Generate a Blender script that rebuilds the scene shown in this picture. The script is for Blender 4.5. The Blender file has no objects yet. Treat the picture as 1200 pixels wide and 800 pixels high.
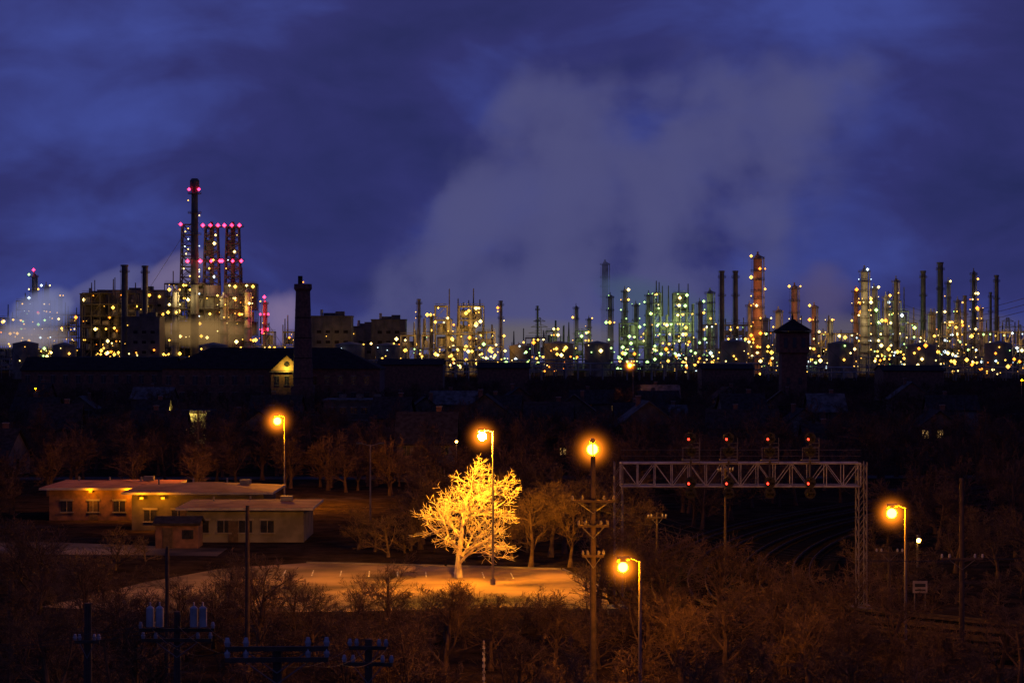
import bpy, math, random, bmesh
from mathutils import Vector, Matrix
R=random.Random(7)
F=2667.0; H=20.0
def E(px,D): return (px-600)/F*D          # easting from pixel column and range
def Z(py,D): return H-(py-404)*D/F        # height from pixel row and range
col=bpy.context.scene.collection
# ---------------------------------------------------------------- materials
def mat(name,c,rough=0.8,c2=None,scale=1.0,metal=0.0,bump=0.0,detail=5,spec=0.5):
    m=bpy.data.materials.new(name); m.use_nodes=True
    n=m.node_tree.nodes; l=m.node_tree.links; b=n['Principled BSDF']
    b.inputs['Roughness'].default_value=rough; b.inputs['Metallic'].default_value=metal; b.inputs['Specular IOR Level'].default_value=spec
    if c2 is None: c2=tuple(x*0.55 for x in c)
    tc=n.new('ShaderNodeTexCoord'); no=n.new('ShaderNodeTexNoise'); no.inputs['Scale'].default_value=scale; no.inputs['Detail'].default_value=detail
    r=n.new('ShaderNodeValToRGB'); r.color_ramp.elements[0].position=0.35; r.color_ramp.elements[1].position=0.65
    r.color_ramp.elements[0].color=(*c2,1); r.color_ramp.elements[1].color=(*c,1)
    l.new(tc.outputs['Object'],no.inputs['Vector']); l.new(no.outputs['Fac'],r.inputs['Fac']); l.new(r.outputs['Color'],b.inputs['Base Color'])
    if bump:
        bp=n.new('ShaderNodeBump'); bp.inputs['Strength'].default_value=bump; bp.inputs['Distance'].default_value=0.1
        l.new(no.outputs['Fac'],bp.inputs['Height']); l.new(bp.outputs['Normal'],b.inputs['Normal'])
    return m
def emat(name,c,s,sample=False):
    m=bpy.data.materials.new(name); m.use_nodes=True
    b=m.node_tree.nodes['Principled BSDF']; b.inputs['Base Color'].default_value=(0.3,0.3,0.3,1)
    b.inputs['Emission Color'].default_value=(*c,1); b.inputs['Emission Strength'].default_value=s
    if not sample: m.cycles.emission_sampling='NONE'
    return m
STEEL=mat('refinery_steel',(0.26,0.25,0.24),0.6,(0.10,0.095,0.09),0.15,0,0,3)
DSTEEL=mat('dark_steel',(0.07,0.06,0.06),0.6,(0.03,0.028,0.028),0.2,0,0,3)
RUST=mat('rusty_column',(0.36,0.17,0.11),0.7,(0.16,0.08,0.06),0.12,0,0,3)
CONC=mat('concrete',(0.20,0.165,0.13),0.85,(0.08,0.068,0.055),0.12,0,0,3)
BRICK=mat('brick',(0.13,0.06,0.045),0.9,(0.06,0.03,0.025),1.2,0,0,3)
LBRICK=mat('tan_brick',(0.30,0.19,0.13),0.9,(0.2,0.12,0.08),1.2)
SLATE=mat('slate_roof',(0.020,0.016,0.018),0.95,(0.011,0.009,0.010),0.6,0,0,3,.1)
SHING=mat('shingle_roof',(0.035,0.030,0.032),0.95,(0.016,0.013,0.014),1.5,0,0,3,.1)
SNOWROOF=mat('frosted_roof',(0.10,0.10,0.105),0.9,(0.035,0.035,0.036),0.8,0,0,4,.1)
SIDING=mat('siding',(0.12,0.105,0.10),0.85,(0.065,0.055,0.052),0.7,0,0,3)
SIDING2=mat('siding_dark',(0.07,0.055,0.05),0.85,(0.035,0.028,0.025),0.7,0,0,3)
PALE=mat('painted_block',(0.30,0.26,0.23),0.85,(0.17,0.145,0.13),0.7)
WHITE=mat('white_trim',(0.5,0.46,0.42),0.7,(0.33,0.3,0.27),1.0)
DTRIM=mat('grey_trim',(0.14,0.12,0.12),0.7,(0.08,0.07,0.07),1.0)
GLASS=mat('window_glass',(0.02,0.02,0.025),0.2,(0.01,0.01,0.012),1.0,0,0,2)
WOOD=mat('weathered_wood',(0.065,0.04,0.03),0.95,(0.03,0.02,0.015),3.0)
GALV=mat('galvanised_steel',(0.34,0.33,0.33),0.55,(0.19,0.18,0.18),2.0,0.1)
BLACK=mat('black_paint',(0.012,0.012,0.012),0.8,(0.008,0.008,0.008),2.0)
CERAM=mat('porcelain',(0.3,0.3,0.32),0.5,(0.2,0.2,0.22),3)
TPAINT=mat('transformer_paint',(.28,.29,.30),.5,(.18,.19,.2),2)
BARK=mat('bark',(0.125,0.080,0.050),0.95,(0.05,0.031,0.02),1.2,0,0,3,.2)
BARKD=mat('dark_bark',(0.085,0.05,0.042),0.95,(0.03,0.018,0.017),0.4,0,0,2,.2)
BALLAST=mat('ballast',(0.020,0.016,0.014),1.0,(0.009,0.008,0.007),1.0,0,0.6,5,0.0)
TIE=mat('sleeper_wood',(0.018,0.014,0.012),1.0,(0.010,0.008,0.007),1.0,0,0,3,0.0)
RAIL=mat('rail_steel',(0.06,0.045,0.038),0.8,(0.035,0.026,0.022),3,0.0,0,3,0.1)
ASPH=mat('asphalt',(0.04,0.036,0.034),0.95,(0.024,0.022,0.021),0.6,0,0.3,5,.1)
LYEL=emat('lamp_amber',(1,0.50,0.06),4.0); LWRM=emat('lamp_warm_white',(1,0.70,0.22),4.5)
LGRN=emat('lamp_mercury_green',(0.55,1,0.28),2.8); LWHT=emat('lamp_cool_white',(0.7,0.9,1),3)
LRED=emat('beacon_red',(1,0.02,0.08),9); LORG=emat('lamp_sodium',(1,0.26,0.015),4)
WINLIT=emat('lit_window',(1,0.55,0.15),0.6)
RM=[STEEL,DSTEEL,RUST,CONC,LYEL,LWRM,LGRN,LWHT,LRED,LORG,BRICK,SLATE]
# ---------------------------------------------------------------- mesh builder
class MB:
    def __init__(s): s.v=[];s.f=[];s.m=[]
    def add(s,vs,fs,m):
        o=len(s.v); s.v+=[tuple(x) for x in vs]
        for f in fs: s.f.append(tuple(i+o for i in f)); s.m.append(m)
    def box(s,x,y,z,sx,sy,sz,m=0,rot=0):      # centre xy, z = bottom
        c,sn=math.cos(rot),math.sin(rot); vs=[]
        for dz in (0,sz):
            for dx,dy in ((-1,-1),(1,-1),(1,1),(-1,1)):
                a=dx*sx/2;b=dy*sy/2
                vs.append((x+a*c-b*sn,y+a*sn+b*c,z+dz))
        s.add(vs,[(0,3,2,1),(4,5,6,7),(0,1,5,4),(1,2,6,5),(2,3,7,6),(3,0,4,7)],m)
    def tube(s,p,q,r0,r1,m=0,n=6,cap=True):
        p=Vector(p);q=Vector(q);d=q-p
        if d.length<1e-6:return
        d.normalize(); a=d.orthogonal().normalized(); b=d.cross(a); vs=[]
        for c,r in ((p,r0),(q,r1)):
            for i in range(n):
                t=2*math.pi*i/n+math.pi/4; vs.append(c+a*(math.cos(t)*r)+b*(math.sin(t)*r))
        fs=[(i,(i+1)%n,(i+1)%n+n,i+n) for i in range(n)]
        if cap: fs+=[tuple(range(n-1,-1,-1)),tuple(range(n,2*n))]
        s.add(vs,fs,m)
    def beam(s,p,q,r,m=0): s.tube(p,q,r,r,m,4)
    def cyl(s,x,y,z0,z1,r0,r1=None,m=0,n=14): s.tube((x,y,z0),(x,y,z1),r0,r0 if r1 is None else r1,m,n)
    def blob(s,x,y,z,r,m):
        s.add([(x+r,y,z),(x-r,y,z),(x,y+r,z),(x,y-r,z),(x,y,z+r),(x,y,z-r)],
              [(0,2,4),(2,1,4),(1,3,4),(3,0,4),(2,0,5),(1,2,5),(3,1,5),(0,3,5)],m)
    def build(s,name,mats,loc=(0,0,0),rz=0,parent=None,smooth=False):
        me=bpy.data.meshes.new(name); me.from_pydata(s.v,[],s.f)
        for m in mats: me.materials.append(m)
        me.polygons.foreach_set('material_index',s.m)
        me.update(); o=bpy.data.objects.new(name,me); o.location=loc; o.rotation_euler=(0,0,rz); col.objects.link(o)
        if parent: o.parent=parent
        return o
def empty(name,loc=(0,0,0)):
    o=bpy.data.objects.new(name,None); o.location=loc; col.objects.link(o); return o
def point(name,loc,P,c,r=0.3,parent=None):
    L=bpy.data.lights.new(name,'POINT'); L.energy=P; L.color=c; L.shadow_soft_size=r
    o=bpy.data.objects.new(name,L); o.location=loc; col.objects.link(o)
    if parent: o.parent=parent
    return o
def sphere_obj(name,loc,scale,m,rot=(0,0,0),parent=None,sub=3):
    me=bpy.data.meshes.new(name); bm=bmesh.new(); bmesh.ops.create_icosphere(bm,subdivisions=sub,radius=1); bm.to_mesh(me); bm.free()
    me.materials.append(m); o=bpy.data.objects.new(name,me); o.location=loc; o.scale=scale; o.rotation_euler=rot; col.objects.link(o)
    if parent: o.parent=parent
    return o
# ---------------------------------------------------------------- world
sc=bpy.context.scene
w=bpy.data.worlds.new('World'); sc.world=w; w.use_nodes=True
n=w.node_tree.nodes; l=w.node_tree.links; n.clear()
out=n.new('ShaderNodeOutputWorld'); bg=n.new('ShaderNodeBackground'); l.new(bg.outputs[0],out.inputs[0])
sky=n.new('ShaderNodeTexSky'); sky.sky_type='NISHITA'; sky.sun_disc=False; sky.sun_elevation=math.radians(-3); sky.sun_rotation=math.radians(200)
tc=n.new('ShaderNodeTexCoord')
def cloud(scale,vscale,detail,loc,dist=0.0):
    mp=n.new('ShaderNodeMapping'); mp.inputs['Scale'].default_value=(scale,scale,vscale); mp.inputs['Location'].default_value=loc
    no=n.new('ShaderNodeTexNoise'); no.inputs['Scale'].default_value=1; no.inputs['Detail'].default_value=detail; no.inputs['Roughness'].default_value=0.5; no.inputs['Distortion'].default_value=dist
    l.new(tc.outputs['Generated'],mp.inputs['Vector']); l.new(mp.outputs[0],no.inputs['Vector']); return no
c1=cloud(7,13,5,(2.9,0,1.7),0.35); c2=cloud(16,38,6,(4,0,2.2),0.5)
mx=n.new('ShaderNodeMix'); mx.data_type='FLOAT'; mx.inputs[0].default_value=0.3
l.new(c1.outputs['Fac'],mx.inputs[2]); l.new(c2.outputs['Fac'],mx.inputs[3])
rp=n.new('ShaderNodeValToRGB'); e=rp.color_ramp.elements
e[0].position=0.36; e[0].color=(0.019,0.024,0.103,1); e[1].position=0.66; e[1].color=(0.048,0.067,0.29,1)
x=e.new(0.5); x.color=(0.030,0.033,0.150,1)
l.new(mx.outputs[0],rp.inputs['Fac'])
ms=n.new('ShaderNodeMix'); ms.data_type='RGBA'; ms.blend_type='ADD'; ms.inputs[0].default_value=1.0
sm=n.new('ShaderNodeMix'); sm.data_type='RGBA'; sm.blend_type='MULTIPLY'; sm.inputs[0].default_value=1.0; sm.inputs[7].default_value=(0.05,0.05,0.08,1)
l.new(sky.outputs[0],sm.inputs[6]); l.new(rp.outputs[0],ms.inputs[6]); l.new(sm.outputs[2],ms.inputs[7])
l.new(ms.outputs[2],bg.inputs['Color']); bg.inputs['Strength'].default_value=1.0
# ---------------------------------------------------------------- steam and refinery glow volumes
def nm(nt,op,a,b=None,c=None,clamp=False):
    x=nt.nodes.new('ShaderNodeMath'); x.operation=op; x.use_clamp=clamp
    for i,v in enumerate((a,b,c)):
        if v is None: continue
        if isinstance(v,(int,float)): x.inputs[i].default_value=v
        else: nt.links.new(v,x.inputs[i])
    return x.outputs[0]
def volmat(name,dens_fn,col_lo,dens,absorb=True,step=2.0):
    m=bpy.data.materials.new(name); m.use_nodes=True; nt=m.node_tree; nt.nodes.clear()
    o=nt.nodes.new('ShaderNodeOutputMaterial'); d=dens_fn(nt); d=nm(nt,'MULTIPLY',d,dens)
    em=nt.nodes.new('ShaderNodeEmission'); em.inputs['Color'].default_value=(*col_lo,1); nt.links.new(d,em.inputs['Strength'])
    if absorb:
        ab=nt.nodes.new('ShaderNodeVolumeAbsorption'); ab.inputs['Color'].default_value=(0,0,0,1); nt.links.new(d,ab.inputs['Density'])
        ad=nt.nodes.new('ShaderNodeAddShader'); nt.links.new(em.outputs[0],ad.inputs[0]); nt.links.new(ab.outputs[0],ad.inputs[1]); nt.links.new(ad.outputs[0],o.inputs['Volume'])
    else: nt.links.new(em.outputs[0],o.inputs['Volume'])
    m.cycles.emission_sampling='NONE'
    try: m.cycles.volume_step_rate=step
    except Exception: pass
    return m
def plume_d(nt):
    t=nt.nodes.new('ShaderNodeTexCoord'); s=nt.nodes.new('ShaderNodeSeparateXYZ'); nt.links.new(t.outputs['Object'],s.inputs[0])
    no=nt.nodes.new('ShaderNodeTexNoise'); no.inputs['Scale'].default_value=0.0125; no.inputs['Detail'].default_value=5; no.inputs['Roughness'].default_value=0.6; no.inputs['Distortion'].default_value=0.15
    nt.links.new(t.outputs['Object'],no.inputs['Vector'])
    X,Y,Zz=s.outputs
    # left flank leans right while low, then bulges back over the top
    xl=nm(nt,'MULTIPLY_ADD',nm(nt,'POWER',nm(nt,'MAXIMUM',Zz,0.1),1.15),0.27,-200.0)
    dl=nm(nt,'DIVIDE',nm(nt,'SUBTRACT',X,xl),110.0)
    xr=nm(nt,'MULTIPLY_ADD',Zz,0.45,270.0)
    dr=nm(nt,'DIVIDE',nm(nt,'SUBTRACT',xr,X),300.0)
    dt=nm(nt,'DIVIDE',nm(nt,'SUBTRACT',335.0,Zz),190.0)
    dy=nm(nt,'DIVIDE',Y,98.0); dyy=nm(nt,'SUBTRACT',1.0,nm(nt,'MULTIPLY',dy,dy))
    f=nm(nt,'MINIMUM',nm(nt,'MINIMUM',dl,dr),nm(nt,'MINIMUM',dt,dyy)); f=nm(nt,'MINIMUM',f,0.9)
    nn=nm(nt,'MULTIPLY',nm(nt,'SUBTRACT',no.outputs['Fac'],0.52),5.2)
    edge=nm(nt,'MULTIPLY',f,3.5,None,True)
    return nm(nt,'MULTIPLY',nm(nt,'MULTIPLY',nm(nt,'ADD',f,nn),1.1,None,True),edge)
b=MB(); b.box(120,0,0,740,200,345,0)
b.build('steam_plume',[volmat('steam',plume_d,(0.078,0.080,0.205),0.021,True,1.2)],(0,2350,0))  # emission stands in for dusk light scattered by the steam
def puff_d(seed,nscale=1.6,amt=2.0,shape=1.5):
    def fn(nt):
        t=nt.nodes.new('ShaderNodeTexCoord')
        g=nt.nodes.new('ShaderNodeTexGradient'); g.gradient_type='SPHERICAL'; nt.links.new(t.outputs['Object'],g.inputs[0])
        no=nt.nodes.new('ShaderNodeTexNoise'); no.noise_dimensions='4D'; no.inputs['W'].default_value=seed; no.inputs['Scale'].default_value=nscale; no.inputs['Detail'].default_value=3; nt.links.new(t.outputs['Object'],no.inputs['Vector'])
        a=nm(nt,'MULTIPLY',g.outputs[1],shape); bb=nm(nt,'MULTIPLY',nm(nt,'SUBTRACT',no.outputs['Fac'],0.53),amt)
        e1=nm(nt,'MULTIPLY',g.outputs[1],4.0,None,True)
        return nm(nt,'MULTIPLY',nm(nt,'ADD',a,bb,None,True),e1)
    return fn
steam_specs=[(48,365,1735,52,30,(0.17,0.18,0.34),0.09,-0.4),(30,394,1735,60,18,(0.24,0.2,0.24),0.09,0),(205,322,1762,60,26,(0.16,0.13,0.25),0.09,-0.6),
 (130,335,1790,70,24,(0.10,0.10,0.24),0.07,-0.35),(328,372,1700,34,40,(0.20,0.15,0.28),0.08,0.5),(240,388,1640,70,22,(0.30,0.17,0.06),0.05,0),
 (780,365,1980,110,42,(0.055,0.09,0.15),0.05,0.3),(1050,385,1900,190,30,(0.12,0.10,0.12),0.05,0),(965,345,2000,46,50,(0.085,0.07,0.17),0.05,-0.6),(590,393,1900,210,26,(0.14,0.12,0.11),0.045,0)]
for i,(px,py,D,sx,sz,c,dn,t) in enumerate(steam_specs):
    k=D/F
    sphere_obj('steam_glow_cloud',(E(px,D),D,Z(py,D)),(sx*k,25,sz*k),volmat('steam_glow_puff',puff_d(i*3.1),c,dn,True,2.5),(0,t,0))  # emission stands in for refinery light; low warm ones are added glow
# ---------------------------------------------------------------- ground
gm=bpy.data.materials.new('winter_ground'); gm.use_nodes=True; nt=gm.node_tree; bs=nt.nodes['Principled BSDF']; bs.inputs['Roughness'].default_value=1.0; bs.inputs['Specular IOR Level'].default_value=0.0
t=nt.nodes.new('ShaderNodeTexCoord')
def nz(s,d):
    q=nt.nodes.new('ShaderNodeTexNoise'); q.inputs['Scale'].default_value=s; q.inputs['Detail'].default_value=d; q.inputs['Roughness'].default_value=0.65; nt.links.new(t.outputs['Object'],q.inputs['Vector']); return q
a=nz(0.35,8); bq=nz(0.045,6)
r1=nt.nodes.new('ShaderNodeValToRGB'); r1.color_ramp.elements[0].position=.35; r1.color_ramp.elements[1].position=.68; r1.color_ramp.elements[0].color=(0.012,0.008,0.006,1); r1.color_ramp.elements[1].color=(0.05,0.032,0.021,1)
nt.links.new(a.outputs['Fac'],r1.inputs['Fac'])
r2=nt.nodes.new('ShaderNodeValToRGB'); r2.color_ramp.elements[0].position=.60; r2.color_ramp.elements[1].position=.70
nt.links.new(bq.outputs['Fac'],r2.inputs['Fac'])
mg=nt.nodes.new('ShaderNodeMix'); mg.data_type='RGBA'; mg.inputs[7].default_value=(0.10,0.08,0.07,1)
fm=nm(nt,'MULTIPLY',r2.outputs[0],a.outputs['Fac'])
nt.links.new(fm,mg.inputs[0]); nt.links.new(r1.outputs[0],mg.inputs[6]); nt.links.new(mg.outputs[2],bs.inputs['Base Color'])
bp=nt.nodes.new('ShaderNodeBump'); bp.inputs['Strength'].default_value=0.8; bp.inputs['Distance'].default_value=0.3; nt.links.new(a.outputs['Fac'],bp.inputs['Height']); nt.links.new(bp.outputs[0],bs.inputs['Normal'])
b=MB(); b.add([(-9000,-300,0),(9000,-300,0),(9000,16000,0),(-9000,16000,0)],[(0,1,2,3)],0); b.build('ground',[gm])
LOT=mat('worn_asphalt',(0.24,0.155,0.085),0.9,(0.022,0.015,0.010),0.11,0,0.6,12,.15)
PAINT=mat('road_paint',(0.5,0.5,0.45),0.7,(0.1,0.1,0.09),1.2)
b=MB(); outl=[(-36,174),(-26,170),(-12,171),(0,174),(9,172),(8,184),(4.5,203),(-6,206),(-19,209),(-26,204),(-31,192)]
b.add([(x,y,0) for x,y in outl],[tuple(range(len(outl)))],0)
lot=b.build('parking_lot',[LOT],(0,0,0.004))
b=MB()
for i in range(9): b.box(-20+i*2.5,200-i*.3,0,0.11,5,0.004,0,0.05)
b.build('bay_markings',[PAINT],(0,0,0.004),0,lot)
b=MB()
for p,q in (((9,172),(8,184)),((8,184),(4.5,203)),((4.5,203),(-6,206)),((-6,206),(-19,209))):
    d=Vector((q[0]-p[0],q[1]-p[1],0)); b.box((p[0]+q[0])/2,(p[1]+q[1])/2,0,d.length-0.3,0.18,0.12,0,math.atan2(d.y,d.x))
b.build('kerb',[DTRIM],(0,0,0),0,lot)
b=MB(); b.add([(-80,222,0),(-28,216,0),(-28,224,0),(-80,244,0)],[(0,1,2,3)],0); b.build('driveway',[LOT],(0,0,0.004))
for k,(y0,wd) in enumerate(((330,8),(420,8),(520,9),(640,9))):
    b=MB(); b.add([(-300,y0,0),(300,y0+20,0),(300,y0+20+wd,0),(-300,y0+wd,0)],[(0,1,2,3)],0)
    b.add([(-300,y0+wd/2,.004),(300,y0+20+wd/2,.004),(300,y0+20.15+wd/2,.004),(-300,y0+wd/2+.15,.004)],[(0,1,2,3)],1)
    b.build('residential_street',[ASPH,PAINT],(0,0,0.004))
# ---------------------------------------------------------------- railway
path=[]
def trackx(y): return 17+ max(0,176-y)**2/34.0 + max(0,y-176)**2/330.0
for i in range(44): y=140+i*4.0; path.append((trackx(y),y))
b=MB()
def strip(off,wd,z,m,h=0):
    pts=[]
    for i,(x,y) in enumerate(path):
        j=min(i+1,len(path)-1); k=max(i-1,0); d=Vector((path[j][0]-path[k][0],path[j][1]-path[k][1],0)).normalized(); nrm=Vector((d.y,-d.x,0))
        c=Vector((x,y,z)); pts.append((c+nrm*(off-wd/2),c+nrm*(off+wd/2)))
    for a_,b_ in zip(pts[:-1],pts[1:]):
        z_=Vector((0,0,h)); vs=[a_[0],a_[1],b_[1],b_[0],a_[0]+z_,a_[1]+z_,b_[1]+z_,b_[0]+z_]
        b.add(vs,[(4,5,6,7),(0,4,7,3),(1,2,6,5)],m)
strip(0,19,0,0,0.3)
for tr in (-6.6,-2.2,2.2,6.6):
    for rr in (-0.72,0.72): strip(tr+rr,0.09,0.44,1,0.17)
for i,(x,y) in enumerate(path[:-1]):
    q=path[i+1]; d=Vector((q[0]-x,q[1]-y,0)); ang=math.atan2(d.y,d.x)-math.pi/2; ns=max(4,int(d.length/.62))
    for s in range(ns):
        p=Vector((x,y,0))+d*(s/ns)
        for tr in (-6.6,-2.2,2.2,6.6):
            nrm=Vector((d.y,-d.x,0)).normalized()*tr; b.box(p.x+nrm.x,p.y+nrm.y,0.3,2.6,0.23,0.13,2,ang)
b.build('railway_tracks',[BALLAST,RAIL,TIE])
# ---------------------------------------------------------------- refinery
def lit(b,x,y,z,cols,p=1.0,r=None):
    if R.random()<p: b.blob(x,y,z,r or R.choice((0.3,0.4,0.5,0.65,0.85,1.1,1.4)),R.choice(cols))
WARM=[4,4,4,5,9]; GRN=[6,6,5,4,6,4]; MIXED=[5,4,6,4,5,4,7]
def railplat(b,x,y,z,r,m=1):
    b.cyl(x,y,z,z+0.35,r,r,m,12)
    for i in range(12):
        a=2*math.pi*i/12; a2=2*math.pi*(i+1)/12
        b.beam((x+r*math.cos(a),y+r*math.sin(a),z+1.4),(x+r*math.cos(a2),y+r*math.sin(a2),z+1.4),0.1,m)
        b.beam((x+r*math.cos(a),y+r*math.sin(a),z),(x+r*math.cos(a),y+r*math.sin(a),z+1.4),0.08,m)
def column(px,top,wpx,D=1650,m=0,nl=6,cols=WARM,p=0.8,name='distillation_column',beacon=False):
    k=D/F; h=Z(top,D); r=wpx*k/2; b=MB(); p*=.72
    b.cyl(0,0,0,h*0.55,r,r,m,18); b.cyl(0,0,h*0.55,h*0.6,r,r*0.85,m,18); b.cyl(0,0,h*0.6,h*0.96,r*0.85,r*0.85,m,18); b.cyl(0,0,h*0.96,h,r*0.85,r*0.35,m,18)
    b.cyl(0,0,h,h+2,r*0.2,r*0.2,m,8); b.cyl(r*1.15,-r*0.5,0,h*0.97,0.45,0.45,0,6); b.beam((r*1.15,-r*.5,h*.97),(0,0,h),0.45,0)
    for i in range(nl):
        z=h*(0.22+0.76*i/max(1,nl-1))-1.5+R.uniform(-2,2)*(0<i<nl-1); rp=r*1.0+1.3; railplat(b,0,0,z,rp)
        for s in (-1,1): lit(b,s*rp,-rp*0.6,z+2,cols,p)
        lit(b,R.uniform(-.5,.5)*rp,-rp-0.4,z+2,cols,p*0.6)
    for s in (-.25,.25): b.beam((-r-0.6,s-r*.3,0),(-r-0.6,s-r*.3,h*.95),0.08,1)
    if beacon: b.blob(0,-r,h+2.6,1.3,8); b.blob(-r-1,-r,h*.6,1.0,8); b.blob(r+1,-r,h*.6,1.0,8)
    b.build(name,RM,(E(px,D),D,0))
def stack(px,top,wpx,D=1700,m=1,name='smokestack',beacon=False,lights=0,cols=WARM):
    k=D/F; h=Z(top,D); r=wpx*k/2; b=MB()
    b.cyl(0,0,0,h*0.2,r*1.5,r*1.05,m,18); b.cyl(0,0,h*0.2,h-1.2,r*1.05,r*0.92,m,18); b.cyl(0,0,h-1.2,h,r*1.1,r*1.1,m,18); b.cyl(0,0,h,h+0.05,r*.8,r*.8,1,18)
    for z in (h*0.5,h*0.75,h*0.93): railplat(b,0,0,z,r+1.0)
    b.beam((-r-.5,-.3,0),(-r-.5,-.3,h),0.1,1)
    for i in range(lights): lit(b,R.choice((-1,1))*(r+1),-r-1,h*R.uniform(0.25,0.97),cols)
    if beacon: b.blob(-r,-r,h*0.95,1.3,8); b.blob(r,-r,h*0.95,1.3,8)
    b.build(name,RM,(E(px,D),D,0))
def lattice(b,w0,w1,z0,z1,n,m=0,th=0.25,x=0,y=0):
    for i in range(n):
        a0=i/n;a1=(i+1)/n; za=z0+(z1-z0)*a0; zb=z0+(z1-z0)*a1; wa=(w0+(w1-w0)*a0)/2; wb=(w0+(w1-w0)*a1)/2
        ca=[(x+sx*wa,y+sy*wa,za) for sx,sy in ((-1,-1),(1,-1),(1,1),(-1,1))]; cb=[(x+sx*wb,y+sy*wb,zb) for sx,sy in ((-1,-1),(1,-1),(1,1),(-1,1))]
        for j in range(4):
            b.beam(ca[j],cb[j],th,m); b.beam(cb[j],cb[(j+1)%4],th*.8,m); b.beam(ca[j],cb[(j+1)%4],th*.6,m); b.beam(ca[(j+1)%4],cb[j],th*.6,m)
def block(px0,px1,top,D=1650,levels=5,bays=4,cols=WARM,p=0.6,name='process_structure',vess=True,fill=False,depth=18,m=0):
    k=D/F; h=Z(top,D); W=(px1-px0)*k; b=MB(); bw=W/bays; p*=.85
    hb=[h*R.choice((1,1,.86,.72)) for _ in range(bays)]; hb[R.randrange(bays)]=h
    for i in range(bays+1):
        hh=max(hb[min(i,bays-1)],hb[max(i-1,0)])
        for yy in (-depth/2,0,depth/2): b.beam((-W/2+i*bw,yy,0),(-W/2+i*bw,yy,hh),0.35,m)
    for lv in range(1,levels+1):
        z=h*lv/levels
        for i in range(bays):
            if z>hb[i]+.1: continue
            xa=-W/2+i*bw; xm=xa+bw/2
            b.box(xm,0,z-0.2,bw-.02,depth+1,0.3,1)
            for yy in (-depth/2,depth/2): b.beam((xa,yy,z-.7),(xa+bw,yy,z-.7),0.35,m); b.beam((xa,yy-.1,z+1.2),(xa+bw,yy-.1,z+1.2),0.1,m)
            lit(b,xa+R.uniform(0,bw),-depth/2-0.8,z-R.uniform(1,4),cols,p)
            lit(b,xa+R.uniform(0,bw),-depth/2-0.8,z-R.uniform(1,5),cols,p*.6)
            lit(b,xa+bw*R.random(),R.uniform(-depth/2,0),z-1.6,cols,p*0.6)
            if R.random()<0.6: b.beam((xa,-depth/2,z-h/levels),(xa+bw,-depth/2,z),0.2,m)
            if vess and R.random()<0.75:
                hv=h/levels*R.uniform(.4,.85); rv=min(bw*.35,hv*.5)
                if R.random()<.5: b.cyl(xm,R.uniform(-4,4),z-h/levels+.3,z-h/levels+hv,rv,rv,0,12)
                else: b.tube((xa+.1*bw,-2,z-h/levels+rv+.8),(xa+.9*bw,-2,z-h/levels+rv+.8),rv,rv,0,12)
            if fill and R.random()<.6: b.box(xm,depth/4,z-h/levels+.2,bw*.9,depth*.4,h/levels-.6,3)
    for i in range(R.randint(3,6)):
        x=R.uniform(-.45,.45)*W; b.cyl(x,R.uniform(-5,5),h*.7,h+R.uniform(2,12),R.uniform(.3,.9),.35,1,8)
    b.build(name,RM,(E((px0+px1)/2,D),D,0))
def plain_building(px0,px1,top,D,name='industrial_building',cols=WARM,dep=30,nl=4,m=3):
    k=D/F; h=Z(top,D); W=(px1-px0)*k; b=MB(); b.box(0,0,0,W,dep,h,m); b.box(0,0,h+.003,W+.8,dep+.8,.7,1)
    for i in range(int(W/6)):
        x=-W/2+3+i*6
        b.box(x,-dep/2-.15,0,.4,.29,h-.01,1)
        for z in range(1,int(h/7)): b.box(x+3 if x+4.5<W/2 else x-2.9,-dep/2-.05,z*7,3,.09,2,11)
    b.box(W*.2,0,h+.7,6,6,3,1); b.cyl(-W*.25,0,h+.7,h+5,1,1,0,10); b.box(-W*.05,3,h+.7,9,4,2,1)
    for i in range(nl): lit(b,R.uniform(-.5,.5)*W,-dep/2-.8,R.uniform(.3,1)*h,cols)
    b.build(name,RM,(E((px0+px1)/2,D),D,0))
# --- far-left cracker
block(22,62,352,1750,8,4,MIXED,.75); block(60,92,368,1750,5,3,WARM,.7); column(40,320,7,1760,0,7,MIXED,.9,'fractionator_column',True); column(54,333,6,1760,0,5,MIXED,.9); column(70,345,5,1750,0,4,MIXED,.8)
block(0,24,372,1800,4,3,WARM,.5); column(30,348,5,1745,0,5,MIXED,.9)
# --- coker complex
plain_building(98,128,345,1720,'coker_building',WARM,30,5,1); plain_building(126,196,341,1740,'coker_building',WARM,34,10,3)
block(99,192,343,1700,7,9,WARM,.32,'pipe_structure',True,False,18,1)
stack(146,310,8,1620); stack(170,311,7,1620); plain_building(152,190,372,1600,'boiler_house',WARM,24,2,1)
block(196,300,332,1670,7,9,WARM,.6,'coker_structure',True,True,26,1)
column(205,338,8,1640); column(262,345,9,1640,0,6); column(290,338,8,1640)
# coke drum derricks
D=1670;k=D/F
for px in (248,273):
    b=MB(); z0=Z(334,D); z1=Z(266,D); lattice(b,18*k,14*k,z0,z1,7,1,.5); railplat(b,0,0,z1,8.0); railplat(b,0,0,Z(306,D),8.5)
    b.cyl(0,0,0,z0,7,7,0,16); b.cyl(0,0,z1,z1+4,1.5,1,1,8); b.cyl(0,0,z0,z1,1.6,1.6,1,8); b.box(-2,0,(z0+z1)/2,3.5,5,12,1)
    for s in (-1,0,1): b.blob(s*5.5,-7,z1+1,1.5,8)
    for s in (-1,0.1,1): b.blob(s*7,-8,Z(306,D),1.4,8)
    for i in range(1,7): lit(b,R.uniform(-5,5),-5.5,z0+(z1-z0)*i/7,[7,5,4],.8)
    b.build('coke_drum_derrick',RM,(E(px,D),D,0))
b=MB(); lattice(b,14,9,0,Z(262,D),14,1,.45)
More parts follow.
